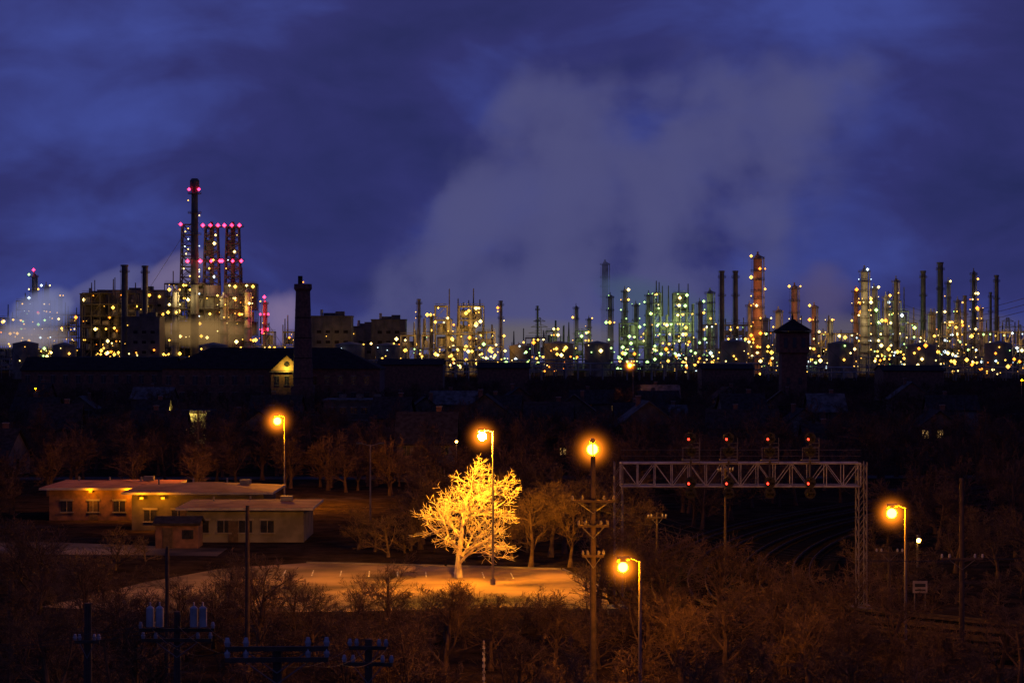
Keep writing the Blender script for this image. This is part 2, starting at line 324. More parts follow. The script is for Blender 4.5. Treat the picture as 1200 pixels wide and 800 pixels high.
for i in range(14): lit(b,R.uniform(-4,4),-6,Z(262,D)*(.3+.7*i/14),[7,5,4],.7,.6)
b.blob(-5,-6,Z(262,D),1.4,8); b.blob(4,-6,Z(262,D),1.2,8)
b.build('lattice_tower',RM,(E(221,D+12),D+12,0))
# flare stack
D=1640; h=Z(209,D); b=MB()
b.cyl(0,0,0,h*.5,3.1,2.9,1,16); b.cyl(0,0,h*.5,h-9,2.9,2.3,1,16); b.cyl(0,0,h-9,h-6,2.3,3.4,1,16); b.cyl(0,0,h-6,h-1.5,3.4,3.4,1,16); b.cyl(0,0,h-1.5,h,3.4,2.2,1,16)
for z in (h*.3,h*.45,h*.58,h*.71,h*.82,h*.92): railplat(b,0,0,z,4.8)
for s in (-1,1): b.blob(s*3.5,-3.5,Z(222,D),1.3,8); b.blob(s*4.5,-4,Z(306,D),1.5,8)
for i in range(12): lit(b,R.choice((-4,4)),-4.4,h*R.uniform(.25,.9),[7,5,4],1,.5)
for gx,gy in ((-75,20),(75,20),(0,90)): b.beam((0,0,h*.8),(gx,gy,0),.12,1)
b.build('flare_stack',RM,(E(228,D),D,0))
column(310,352,5,1650,2,6,[8,8,4],1,'absorber_column',True)
block(298,345,388,1600,3,4,WARM,.6)
plain_building(365,413,371,1550,'office_block',WARM,20,2,1); plain_building(436,476,375,1600,'industrial_building',WARM,20,3,1); plain_building(414,440,383,1650,'industrial_building',WARM,20,2,1)
stack(491,350,4,1600,0,'process_stack',False,5); block(510,567,358,1550,5,4,[4,4,5,4],.85,'lit_process_structure'); column(505,368,4,1560,0,4)
column(525,372,7,1545,0,4); column(552,366,7,1545,0,5); column(538,380,8,1545,0,3)
block(470,512,392,1500,3,5,[4,5,6],.6); stack(587,352,4,1600,0,'process_stack',False,6); block(560,590,388,1500,3,3,[4,5],.6)
stack(630,358,2.5,1800,1); block(600,640,395,1700,2,5,WARM,.6); column(650,385,4,1800); column(690,372,4,1900); block(640,700,387,1850,3,7,GRN,.6)
column(675,358,4,1900,0,5,GRN,.7); column(709,306,9,2330,0,8,GRN,.15); column(715,345,6,1900,0,5,GRN,.6)
column(732,338,5,1800,0,7,GRN,.7); column(745,355,5,1800,0,5,GRN,.7); column(760,343,6,1800,0,7,GRN,.8)
block(766,812,343,1750,8,6,GRN,.7,'green_lit_structure'); block(726,766,378,1750,4,4,GRN,.6); column(832,340,9,1750,0,8,GRN,.6); column(820,352,5,1700,0,5,GRN,.7)
stack(846,317,6,1650); stack(862,317,6,1650); block(815,880,380,1650,4,8,MIXED,.6)
column(888,298,12,1600,2,10,[9,5,4],.75,'vacuum_column'); column(878,355,5,1600,0,4); column(931,334,9,1650,2,7,WARM,.7,'distillation_column')
column(912,362,8,1600,0,4,WARM,.6); column(954,357,7,1650,2,5,WARM,.6); column(972,374,6,1600,0,4); column(897,372,8,1560,0,4)
block(895,960,388,1550,3,7,MIXED,.7); block(960,1003,390,1500,3,5,MIXED,.8)
column(1013,314,10,1600,0,10,[5,5,7,4],1,'lit_reactor_tower'); column(1003,338,6,1620,2,7,[9,4,5],.9); column(1024,335,6,1620,0,7,MIXED,.9); block(1020,1062,352,1650,7,5,MIXED,.7)
column(1050,326,6,1600,1,6,WARM,.5); column(1038,345,5,1600,0,6); stack(1082,317,6,1650); stack(1102,307,7,1650); column(1111,328,4,1650,0,6,MIXED,.8); column(1091,365,8,1600,0,4,WARM)
block(1064,1132,378,1580,4,8,MIXED,.7); stack(1131,346,4,1600,1,'smokestack',False,3); column(1141,317,5,1650,1,9,[9,4,5],.8,'distillation_column'); column(1149,360,4,1600,0,5); stack(1161,342,3,1650); stack(1168,322,5,1650)
block(1132,1200,388,1550,3,8,MIXED,.7); stack(1182,395,3,1650,1); column(1122,350,5,1620,0,6,MIXED,.8)
for px,top,D in ((1181,372,1900),(632,372,1900),(1195,380,2200)):
    b=MB(); h=Z(top,D); lattice(b,8,2,0,h,8,1,.25)
    for z,wd in ((h*.7,9),(h*.82,7),(h*.93,5)): b.beam((-wd,0,z),(wd,0,z),.3,1); b.beam((-wd,0,z),(0,0,z+2.5),.2,1); b.beam((wd,0,z),(0,0,z+2.5),.2,1)
    b.build('transmission_pylon',RM,(E(px,D),D,0))
# pipe racks and yard lighting
for seg,(pa,pb,D,cols,z) in enumerate(((0,200,1500,WARM,10),(90,330,1400,WARM,12),(360,620,1400,[4,5,6],10),(420,640,1300,[4,5,4],7),(600,800,1450,GRN,10),(620,900,1300,[4,9,5,6],9),(780,1000,1450,MIXED,12),(950,1240,1400,MIXED,12),(900,1240,1280,[4,5,9,4],7),(0,110,1380,WARM,8))):
    b=MB(); W=(pb-pa)*D/F
    for i in range(int(W/7)+1):
        x=-W/2+i*7
        for yy in (-4,4): b.beam((x,yy,0),(x,yy,z),.3,0)
        b.beam((x,-4,z),(x,4,z),.3,0); b.beam((x,-4,z*.6),(x,4,z*.6),.3,0)
    for j in range(6): b.tube((-W/2,-3.5+j*1.4,z+.5),(W/2,-3.5+j*1.4,z+.5),.35,.35,0,6); b.tube((-W/2,-3.5+j*1.4,z*.6+.5),(W/2,-3.5+j*1.4,z*.6+.5),.35,.35,0,6)
    cl=[R.uniform(-W/2,W/2) for _ in range(int(W/18)+2)]
    for i in range(int(W/2.7)):
        x=max(-W/2,min(W/2,R.gauss(R.choice(cl),6))); yy=R.uniform(-30,120)
        zz=R.choice((R.uniform(3,z+4),R.uniform(z-4,z+5),R.uniform(z,z+15)))
        b.beam((x,yy,0),(x,yy,zz),.12,1); lit(b,x,yy-.3,zz,cols,1,R.choice((.25,.35,.5,.6,.8,1.0,1.3)))
    b.build('pipe_rack',RM,(E((pa+pb)/2,D),D,0))
for px,wd,top,D in ((30,30,402,1350),(75,26,404,1350),(410,34,403,1450),(455,30,404,1450),(655,34,402,1500),(610,26,405,1500),(700,30,402,1450),(860,30,400,1400),(985,30,402,1380),(1080,34,404,1380),(1170,32,402,1380),(250,34,404,1350)):
    k=D/F; r=wd*k/2; h=Z(top,D); b=MB(); b.cyl(0,0,0,h,r,r,3,32); b.cyl(0,0,h+.003,h+1.6,r+.05,.3,3,32)
    for i in range(10):
        a0=i/10*math.pi; b.beam((math.cos(a0)*(r+.5),-math.sin(a0)*(r+.5),h*i/10),(math.cos(a0+.31)*(r+.5),-math.sin(a0+.31)*(r+.5),h*(i+1)/10),.15,1)
    for i in range(3): lit(b,R.uniform(-.8,.8)*r,-r-1,R.uniform(.4,1)*h,MIXED)
    b.build('storage_tank',RM,(E(px,D),D,0))
yl=empty('refinery_floodlights')
AM=(1,.5,.07); GW=(.7,1,.3); RD=(1,.05,.12); WW=(1,.70,.25)
for px,py,D,P,c in ((35,385,1735,14000,WW),(60,395,1735,12000,AM),(110,360,1680,9000,AM),(150,385,1680,12000,AM),(215,350,1640,14000,WW),(245,345,1640,16000,WW),(285,360,1640,16000,AM),(235,300,1650,7000,WW),(262,315,1650,11000,RD),(310,365,1640,14000,RD),(320,395,1580,14000,AM),
  (390,395,1530,2500,AM),(490,385,1490,14000,AM),(525,380,1530,26000,AM),(550,375,1530,24000,AM),(585,392,1490,14000,AM),(660,392,1780,10000,GW),(690,390,1830,9000,GW),(745,385,1730,11000,GW),(775,375,1735,17000,GW),(800,378,1735,15000,GW),(838,378,1730,9000,GW),
  (884,345,1585,15000,(1,.35,.1)),(895,385,1585,13000,AM),(930,370,1630,9000,(1,.4,.15)),(965,392,1490,12000,AM),(1005,375,1585,20000,WW),(1018,345,1585,20000,WW),(1042,375,1630,15000,GW),(1085,385,1565,12000,AM),(1115,375,1570,12000,AM),(1145,380,1585,12000,(1,.4,.15)),(1180,395,1540,12000,AM)):
    point('floodlight',(E(px,D),D-8,Z(py,D)),P*0.8,c,0.6,yl)
# ---------------------------------------------------------------- old brick works with chimney
D=690;k=D/F; BM=[BRICK,SLATE,DTRIM,GLASS,CONC,WINLIT,LBRICK]
def hip(b,x,y,z,W,Dp,h,m,ov=.6,ridge=None):
    W+=2*ov;Dp+=2*ov; r=(W-Dp)/2 if ridge is None else ridge
    b.add([(x-W/2,y-Dp/2,z),(x+W/2,y-Dp/2,z),(x+W/2,y+Dp/2,z),(x-W/2,y+Dp/2,z),(x-r,y,z+h),(x+r,y,z+h)],[(0,1,5,4),(1,2,5),(2,3,4,5),(3,0,4),(3,2,1,0)],m)
def gable(b,x,y,z,W,Dp,h,mr,mw,ov=.4,axis='x'):
    def P(a,c,zz): return (x+a,y+c,zz) if axis=='x' else (x+c,y+a,zz)
    L,S=(W,Dp) if axis=='x' else (Dp,W)
    b.add([P(-L/2,-S/2,z),P(-L/2,S/2,z),P(-L/2,0,z+h)],[(0,1,2)],mw); b.add([P(L/2,-S/2,z),P(L/2,S/2,z),P(L/2,0,z+h)],[(0,1,2)],mw)
    t=.22; dz=h*(ov/(S/2))
    for s in (-1,1):
        v=[P(-L/2-ov,s*(S/2+ov),z-dz+.02),P(L/2+ov,s*(S/2+ov),z-dz+.02),P(L/2+ov,0,z+h+.02),P(-L/2-ov,0,z+h+.02)]
        v2=[(q[0],q[1],q[2]+t) for q in v]; b.add(v+v2,[(3,2,1,0),(4,5,6,7),(0,1,5,4),(0,4,7,3),(1,2,6,5)],mr)
def windows(b,cx,y,W,z,hh,ww,step,mg=3,mf=2):
    nwin=int(W/step)
    for i in range(nwin):
        xx=cx-W/2+step*(i+.5)
        if xx>cx+W/2-ww/2:break
        b.box(xx,y-.05,z,ww,.09,hh,mg); b.box(xx,y-.09,z-.15,ww+.3,.17,.14,mf); b.box(xx,y-.08,z+hh+.003,ww+.3,.15,.2,mf); b.box(xx,y-.12,z,.07,.05,hh,mf)
b=MB(); x0=E(190,D);x1=E(445,D); cx=(x0+x1)/2; W=x1-x0
b.box(0,0,0,W,26,12.8,0); hip(b,0,0,12.81,W,26,6.4,1)
windows(b,0,-13,W,3,2.6,1.5,4); windows(b,0,-13,W,8,2.6,1.5,4)
gx=E(338,D)-cx; b.box(gx,-15,0,9.6,6,12.4,0); gable(b,gx,-14,12.4,9.6,8,4.4,1,6,.5,'y'); windows(b,gx,-18,9,8,2.6,1.3,3); b.tube((gx,-18.12,14.2),(gx,-18.02,14.2),.8,.8,3,16)
b.box(gx,-18.3,11.8,10.2,.6,.35,2)
b.build('brick_factory',BM,(cx,D+13,0))
point('facade_lamp',(E(338,D),D-6.6,13.0),1100,(1,.7,.06),.15)
b=MB(); x0=E(0,D);x1=E(185,D); W=x1-x0; b.box(0,0,0,W,20,12,0); gable(b,0,0,12,W,20,4,1,0); windows(b,0,-10,W,3,2.4,1.4,4); windows(b,0,-10,W,8,2.4,1.4,4)
b.build('brick_factory',BM,((x0+x1)/2,D+40,0))
b=MB(); hc=Z(334,D); b.box(0,0,0,6.6,6.6,8,0); b.cyl(0,0,8,hc-2.2,3.0,2.15,0,20); b.cyl(0,0,hc-2.2,hc-1.4,2.15,2.7,0,20); b.cyl(0,0,hc-1.4,hc,2.7,2.6,0,20); b.cyl(0,0,hc-8,hc-7.4,2.35,2.35,0,20)
b.cyl(-.8,0,hc,hc+2.4,.7,.7,1,10); b.blob(.3,-2.4,hc+.5,.25,9)
for i in range(4): b.cyl(0,0,10+i*6,10.25+i*6,2.98-.18*i,2.98-.18*i,1,20)
b.build('brick_chimney',[BRICK,SLATE]+[BRICK]*7+[LORG],(E(355,D-14),D-14,0))
D=700; b=MB(); tw=9.2; zt=Z(390,D); b.box(0,0,0,tw-1.5,tw-1.5,zt-6,0); b.box(0,0,zt-6,tw,tw,6,0); b.box(0,0,zt+.003,tw+1,tw+1,.5,1)
b.add([(-5.6,-5.6,zt+.6),(5.6,-5.6,zt+.6),(5.6,5.6,zt+.6),(-5.6,5.6,zt+.6),(0,0,zt+4.4)],[(0,1,4),(1,2,4),(2,3,4),(3,0,4),(3,2,1,0)],1); b.cyl(0,0,zt+4,zt+6,.4,.1,1,6)
for i in (-1,0,1): b.box(i*2.7,-tw/2-.03,zt-4.5,1.2,.07,3,3)
for i in (-1,1): b.box(i*1.8,-(tw-1.5)/2-.03,8,1.1,.07,2,3)
b.build('brick_tower',BM,(E(929,D),D,0))
for px0,px1,top,D in ((445,520,427,760),(560,620,431,800),(1030,1100,434,820),(820,880,432,900)):
    b=MB(); W=(px1-px0)*D/F; h=Z(top,D); b.box(0,0,0,W,20,h,0); gable(b,0,0,h,W,20,1.8,1,0); windows(b,0,-10,W,2,1.6,1.6,3.5); b.build('warehouse',BM,(E((px0+px1)/2,D),D,0))
# ---------------------------------------------------------------- houses
def house(x,y,W,Dp,st,wall,roof,rz,litp=.1,axis='x'):
    b=MB(); h=st*2.8; b.box(0,0,0,W,Dp,h,0); rh=(Dp if axis=='x' else W)*.38
    gable(b,0,0,h,W,Dp,rh,1,0,.45,axis)
    b.box(W*.2,Dp*.1,h,.8,.8,rh+.9,5); b.box(W*.2,Dp*.1,h+rh+.9+.003,.95,.95,.15,2)
    for s in range(st):
        for i in range(3):
            xx=-W/2+W*(i+.5)/3
            for sy in (-1,1):
                if s==0 and i==1 and sy==-1: continue
                m=4 if R.random()<litp else 3
                b.box(xx,sy*(Dp/2+.03),1+2.8*s,1.0,.07,1.4,m); b.box(xx,sy*(Dp/2+.06),.86+2.8*s,1.25,.13,.13,2); b.box(xx,sy*(Dp/2+.06),2.41+2.8*s,1.25,.13,.13,2); b.box(xx,sy*(Dp/2+.09),1+2.8*s,.06,.03,1.4,2)
        for sx in (-1,1): b.box(sx*(W/2+.03),0,1+2.8*s,.07,1.0,1.4,4 if R.random()<litp else 3)
    b.box(0,-Dp/2-.04,.3,.95,.08,2.1,2); b.box(0,-Dp/2-1,0,W*.7,1.9,.3,5)
    b.add([(-W*.38,-Dp/2-2.1,2.35),(W*.38,-Dp/2-2.1,2.35),(W*.38,-Dp/2-.05,2.75),(-W*.38,-Dp/2-.05,2.75)],[(0,1,2,3),(3,2,1,0)],1)
    for sx in (-.33,.33): b.box(sx*W,-Dp/2-1.85,.3,.14,.14,2.05,2)
    b.build('wooden_house',[wall,roof,DTRIM,GLASS,WINLIT,BRICK],(x,y,0),rz)
for D in (345,400,455,505,565,620):
    nx=int(D*.48/17)
    for i in range(nx):
        x=-D*.24+i*17+R.uniform(-3,3)
        if R.random()<.52: continue
        if D<360 and (-60<x<-15 or 5<x<60): continue
        house(x,D+R.uniform(-8,8),R.uniform(7,9),R.uniform(9,12),R.choice((1,2,2)),R.choice((SIDING,SIDING2,SIDING2,BRICK)),R.choice((SHING,SHING,SHING,SNOWROOF)),R.uniform(-.15,.15)+R.choice((0,math.pi/2)),.04,R.choice('xy'))
# lit storefront
D=470; b=MB(); k=D/F; b.box(0,0,0,(250-170)*k,9,6.2,0); b.box(0,0,6.203,80*k+.5,9.5,.4,1); windows(b,0,-4.5,14,1,1.8,1.3,2.6); b.box(2,-4.57,.0,1.1,.1,2.2,2)
b.build('corner_store',[PALE,SHING,DTRIM,GLASS],(E(210,D),D,0))
point('store_lamp',(E(222,D),D-8.0,6.5),2600,(1,.78,.14),.12)
house(E(183,465),462,6,8,2,PALE,SHING,0,0)
D=520; b=MB(); b.box(0,0,0,80*D/F,14,7.4,0); b.box(0,0,7.403,82*D/F,14.6,.35,1); windows(b,0,-7,14,1.5,1.5,1.3,2.4); windows(b,0,-7,14,4.6,1.3,1.3,2.4)
for i in range(3): b.box(-4+i*4,0,7.76,1.6,1.6,1,1)
b.build('flat_roof_block',[SIDING2,SNOWROOF,DTRIM,GLASS],(E(422,D),D,0))
# ---------------------------------------------------------------- low commercial building at left
SOD=(1,.31,.0006)
PR=mat('lamplit_orange_roof',(0.48,0.20,0.085),.9,(.26,.10,.045),.35,0,.2,8,.1)  # orange of the sodium lamplight is put into the roof colour
cb=empty('commercial_building',(E(210,240),240,0))
def wing(nm_,xa,xb,y0,dep,h,wall,hr=.9,step=3.0):
    b=MB(); cx=(xa+xb)/2-cb.location.x; W=xb-xa; cy=y0+dep/2-cb.location.y
    b.box(cx,cy,0,W,dep,h,0); b.box(cx,cy,h+.003,W+2.0,dep+2.0,.24,2); hip(b,cx,cy,h+.25,W,dep,hr,1,.95)
    windows(b,cx,cy-dep/2,W-1,1.0,1.2,1.3,step,3,5); b.box(cx-W*.1,cy-dep/2-.05,.02,1.0,.12,2.15,4)
    for q in range(int(W/4)): b.cyl(cx-W/2+2+q*3.7,cy+dep*R.uniform(-.1,.2),h+.3+hr*.5,h+hr+.6,.1,.1,5,8)
    b.box(cx+W*.3,cy+dep*.1,h+.3+hr*.5,1.2,1.0,.5,5)
    b.build(nm_,[wall,PR,PALE,GLASS,WOOD,DTRIM],(0,0,0),0,cb)
wing('rear_wing',E(62,262),E(190,262),260,14,3.5,BRICK,.5)
wing('middle_wing',E(158,248),E(312,248),246,12.0,3.9,SIDING2,.7)
wing('front_wing',E(222,233),E(358,233),231,11,3.3,SIDING,.35,2.2)
b=MB()
for i,(px,D,z) in enumerate(((105,259,3.2),(165,244.6,3.4),(190,244.6,3.4),(150,259,3.2))):
    X=E(px,D); b.box(X-cb.location.x,D-cb.location.y+.55,z,.4,.25,.25,0)
    point('wall_pack_lamp',(X-cb.location.x,D-cb.location.y-.2,z),(350,420,350,600)[i],SOD,.08,cb)
b.build('wall_fixtures',[DTRIM],(0,0,0),0,cb)
b=MB(); b.box(0,0,0,4.2,3.4,2.3,0); gable(b,0,0,2.3,4.2,3.4,.5,1,0,.25); b.box(-.9,-1.73,0,1,.06,2,3); b.box(1.1,-1.73,.9,1.1,.06,.9,2)
b.build('garden_shed',[BRICK,SHING,GLASS,WOOD],(E(210,226),226,0))
# ---------------------------------------------------------------- street lamps (sodium lens is the real light source)
def bulb(par,loc,P,r,c=(1,.31)):
    L=P/(4*math.pi**2*r*r)
    sphere_obj('sodium_lens',loc,(r,r,r),emat('sodium_lens',(c[0],c[1],max(c[2] if len(c)>2 else 0,min(.5,.7/L))),L,True),(0,0,0),par,2)
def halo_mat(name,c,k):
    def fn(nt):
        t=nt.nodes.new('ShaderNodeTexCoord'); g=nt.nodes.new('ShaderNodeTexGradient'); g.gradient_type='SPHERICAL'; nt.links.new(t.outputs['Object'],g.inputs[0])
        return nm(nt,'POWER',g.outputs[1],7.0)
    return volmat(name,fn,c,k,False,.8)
def glare_halo(par,loc,rad,k=22.0):
    rad*=.9; sphere_obj('glare_halo',loc,(rad,)*3,halo_mat('glare_halo',(1,.22,.008),k/rad),(0,0,0),par)  # added glowing volume that imitates lens glare around the lamp
def street_lamp(px,py,D,P,rad,arm=-1,r=.28,c=(1,.31)):
    h=Z(py,D); x=E(px,D); o=empty('street_lamp',(x,D,0)); b=MB()
    ax=.9*arm; t0=h+r+.02
    b.cyl(-ax,0,0,.5,.22,.2,0,12); b.cyl(-ax,0,.5,t0+.05,.11,.07,0,10); b.tube((-ax,0,t0),(-ax*.4,0,t0+.22),.04,.04,0,8); b.tube((-ax*.4,0,t0+.22),(0,0,t0+.2),.04,.04,0,8)
    b.tube((-.35*arm,0,t0+.2),(.32*arm,0,t0+.15),.13,.16,1,10); b.tube((0,0,t0+.2),(0,0,t0),.17,.20,1,12)
    b.build('pole',[DTRIM,DSTEEL],(0,0,0),0,o)
    bulb(o,(0,0,h),P,r,c); glare_halo(o,(0,0,h),rad)
street_lamp(325,493,281,34000,3.8,-1,.46); street_lamp(565,511,190,46000,2.7,-1,.34,(1,.36,.010)); street_lamp(730,664,120,2800,2.0,-1,.26); street_lamp(1045,601,150,3800,2.4,-1,.32)
street_lamp(738,428,620,2000,3.4,-1,.5)
b=MB(); b.cyl(0,0,0,8.6,.11,.07,0,10); b.tube((0,0,8.5),(1.2,0,8.8),.04,.04,0,6); b.tube((.9,0,8.75),(1.6,0,8.75),.12,.14,1,8); b.tube((0,0,8.5),(-1.2,0,8.8),.04,.04,0,6); b.tube((-.9,0,8.75),(-1.6,0,8.75),.12,.14,1,8)
b.build('light_pole',[DTRIM,DSTEEL],(E(434,260),260,0))
# ---------------------------------------------------------------- utility poles
def insul(b,x,y,z): b.cyl(x,y,z,z+.12,.06,.09,2,8); b.cyl(x,y,z+.12,z+.24,.075,.05,2,8)
def upole(px,top,D,arms=((0.4,2.4),),trans=0,rz=0,r=.16):
    h=Z(top,D); b=MB(); b.cyl(0,0,0,h,r*1.2,r*.8,0,10)
    for dz,wd in arms:
        b.box(0,-r,h-dz,wd,.1,.13,0)
        for s in (-1,1):
            b.beam((s*wd*.3,-r,h-dz),(0,-r,h-dz-.6),.02,1)
            for q in (.48,.3): insul(b,s*wd*q,-r,h-dz+.13)
    b.build('utility_pole',[WOOD,DTRIM,CERAM,TPAINT],(E(px,D),D,0),rz); return h
upole(208,716,88,((.75,2.9),(1.15,2.7)),0,0)
h=Z(706,88); b=MB(); o=empty('pole_transformers',(E(208,88),88,0))
for xx in (-.98,-.62,.70,1.05):
    z=h-.86; b.cyl(xx,-.45,z,z+.72,.155,.155,0,12); b.cyl(xx,-.45,z+.723,z+.8,.155,.06,0,12); b.cyl(xx,-.45,z+.79,z+.95,.035,.03,1,6); b.box(xx,-.28,z+.1,.06,.15,.3,0)
b.build('cans',[TPAINT,CERAM],(0,0,0),0,o)
upole(325,757,62,((.1,2.8),(.4,2.8)),0,.05); upole(432,748,78,((.35,1.3),(.9,1.7)),0,-.1); upole(103,706,92,((1.6,1.0),),0,0,.18)
upole(290,592,128,(),0,.3,.13); upole(196,640,120,(),0,0,.12); upole(1127,560,140,((5.0,2.6),),0,0,.15); upole(850,548,205,((.3,1.4),),0,0,.12)
upole(232,480,330,((.5,2.2),),0,0,.16); upole(770,600,200,((.5,1.6),),0,0,.12); upole(1042,640,170,((.5,2.0),),0,0,.12)
# lamp on tall pole (lamp hangs on the far side of the pole)
D=125; h=Z(527,D); o=empty('utility_pole_with_lamp',(E(695,D),D,0)); b=MB(); b.cyl(0,0,0,h-.35,.20,.13,0,12)
for pz,wd in ((588,2.4),(617,1.7),(652,1.2)):
    z=Z(pz,D); b.box(0,-.2,z,wd,.1,.13,0)
    for s in (-1,1): b.beam((s*wd*.35,-.2,z),(0,-.2,z-.6),.02,1); insul(b,s*wd*.47,-.2,z+.13); insul(b,s*wd*.25,-.2,z+.13)
b.tube((0,0,h-.5),(0,.7,h+.5),.035,.035,1,6); b.tube((0,.5,h+.5),(0,1.2,h+.45),.14,.17,1,10)
b.build('pole',[WOOD,DTRIM,DTRIM],(0,0,0),0,o); bulb(o,(0,1.0,h),9500,.30); glare_halo(o,(0,1.0,h),2.2)
def wire(name,p,q,sag,r=.012):
    b=MB(); p=Vector(p);q=Vector(q); last=p
    for i in range(1,17):
        t_=i/16; c=p.lerp(q,t_); c.z-=sag*4*t_*(1-t_); b.tube(last,c,r,r,0,3,False); last=c
    b.build(name,[BLACK],(0,0,0))
for s in (-1.1,0,1.1):
    wire('power_line',(E(695,125)+s,125,Z(586,125)),(E(1127,140)+s,140,Z(655,140)),1.2)
    wire('power_line',(E(1127,140)+s,140,Z(655,140)),(70+s,150,10),1)
    wire('power_line',(E(208,88)+s,88,Z(732,88)),(E(325,62)+s,62,Z(758,62)),.6,.01); wire('power_line',(E(208,88)+s,88,Z(732,88)),(-40+s,80,9),.8,.01)
    wire('power_line',(E(325,62)+s,62,Z(758,62)),(E(432,78)+s*.6,78,Z(758,78)),.6,.01)
for q in range(3): wire('power_line',(42,160,25.4-q*.5),(86,500,29-q*1.2),2.5,.03)
# ---------------------------------------------------------------- signal gantry
D=170; xa=E(727,D); xb=E(1007,D); zt=Z(542,D); zb=Z(569,D); cx=(xa+xb)/2; b=MB(); L=xb-xa; dp=1.5
nb=14
for yy in (-dp/2,dp/2):
    for z in (zt,zb): b.beam((-L/2,yy,z),(L/2,yy,z),.07,0)
    for i in range(nb+1):
        x=-L/2+L*i/nb; b.beam((x,yy,zb),(x,yy,zt),.035,0)
        if i<nb:
            x2=x+L/nb; b.beam((x,yy,zb if i%2 else zt),(x2,yy,zt if i%2 else zb),.03,0)
for i in range(nb+1):
    x=-L/2+L*i/nb
    for z in (zt,zb): b.beam((x,-dp/2,z),(x,dp/2,z),.035,0)
b.box(0,0,zb+.1,L-.2,.9,.05,2); b.beam((-L/2,-dp/2,zt+.55),(L/2,-dp/2,zt+.55),.018,2); b.beam((-L/2,-dp/2,zt+1.0),(L/2,-dp/2,zt+1.0),.018,2)
for s in (-1,1):
    x=s*(L/2+.15)
    for dx in (-.3,.3):
        for yy in (-dp/2,dp/2): b.beam((x+dx,yy,0),(x+dx,yy,zt+.1),.05,4)
    for i in range(12):
        z=zt*i/12; z2=zt*(i+1)/12
        for yy in (-dp/2,dp/2): b.beam((x-.3,yy,z),(x+.3,yy,z2),.025,4)
        for dx in (-.3,.3): b.beam((x+dx,-dp/2,z),(x+dx,dp/2,z2),.025,4)
    b.box(x,0,0,1.6,2.6,.5,2)
for px in (808,852,900,947):
    x=E(px,D)-cx; zc=Z(512,D)
    b.beam((x,-dp/2-.3,zb-.6),(x,-dp/2-.3,zc+.3),.06,2); b.box(x,-dp/2-.3,zt+.25,1.3,.9,.05,2)
    for s in (-.3,.3): b.beam((x+s+.4,-dp/2-.1,zt),(x+s+.4,-dp/2-.1,zc),.025,4)
    for q in range(7): b.beam((x+.1,-dp/2-.1,zt+.25*q),(x+.7,-dp/2-.1,zt+.25*q),.018,4)
    for a in (-.6,.6): b.beam((x+a,-dp/2-.7,zt+.3),(x+a,-dp/2-.7,zt+1.2),.025,4)
    b.beam((x-.6,-dp/2-.7,zt+1.2),(x+.6,-dp/2-.7,zt+1.2),.025,4)
    for j,z in enumerate((zc,zc-.95,zb+.35,zb-.45)):
        y=-dp/2-.55
        b.tube((x,y,z),(x,y+.06,z),.42,.42,1,20)
        b.box(x,y+.25,z-.3,.5,.35,.6,1)
        for a in range(3):
            an=math.pi/2+a*2*math.pi/3; lx=x+.2*math.cos(an); lz=z+.2*math.sin(an); b.tube((lx,y-.3,lz+.03),(lx,y,lz),.1,.1,1,10,False)
            b.tube((lx,y-.05,lz),(lx,y-.02,lz),.09,.09,3 if (a==1 and j in (0,2)) else 1,10)
b.build('railway_signal_gantry',[GALV,BLACK,DSTEEL,emat('signal_red',(1,.03,.015),7),DTRIM],(cx,D,0))
b=MB(); b.cyl(-.4,0,0,2.2,.05,.05,0,6); b.cyl(.4,0,0,2.2,.05,.05,0,6); b.box(0,-.08,1.3,1.1,.06,.9,1); b.box(0,-.12,1.45,.8,.02,.12,2); b.box(0,-.12,1.75,.8,.02,.25,2)
b.build('trackside_sign',[DTRIM,PALE,BLACK],(E(1078,172),172,0))
b=MB(); b.cyl(0,0,0,3.4,.05,.05,0,8)
for i in range(8): b.box(0,-.06,.5+i*.35,.16,.02,.17,1)
b.build('marker_post',[GALV,WHITE],(E(567,128),128,0))
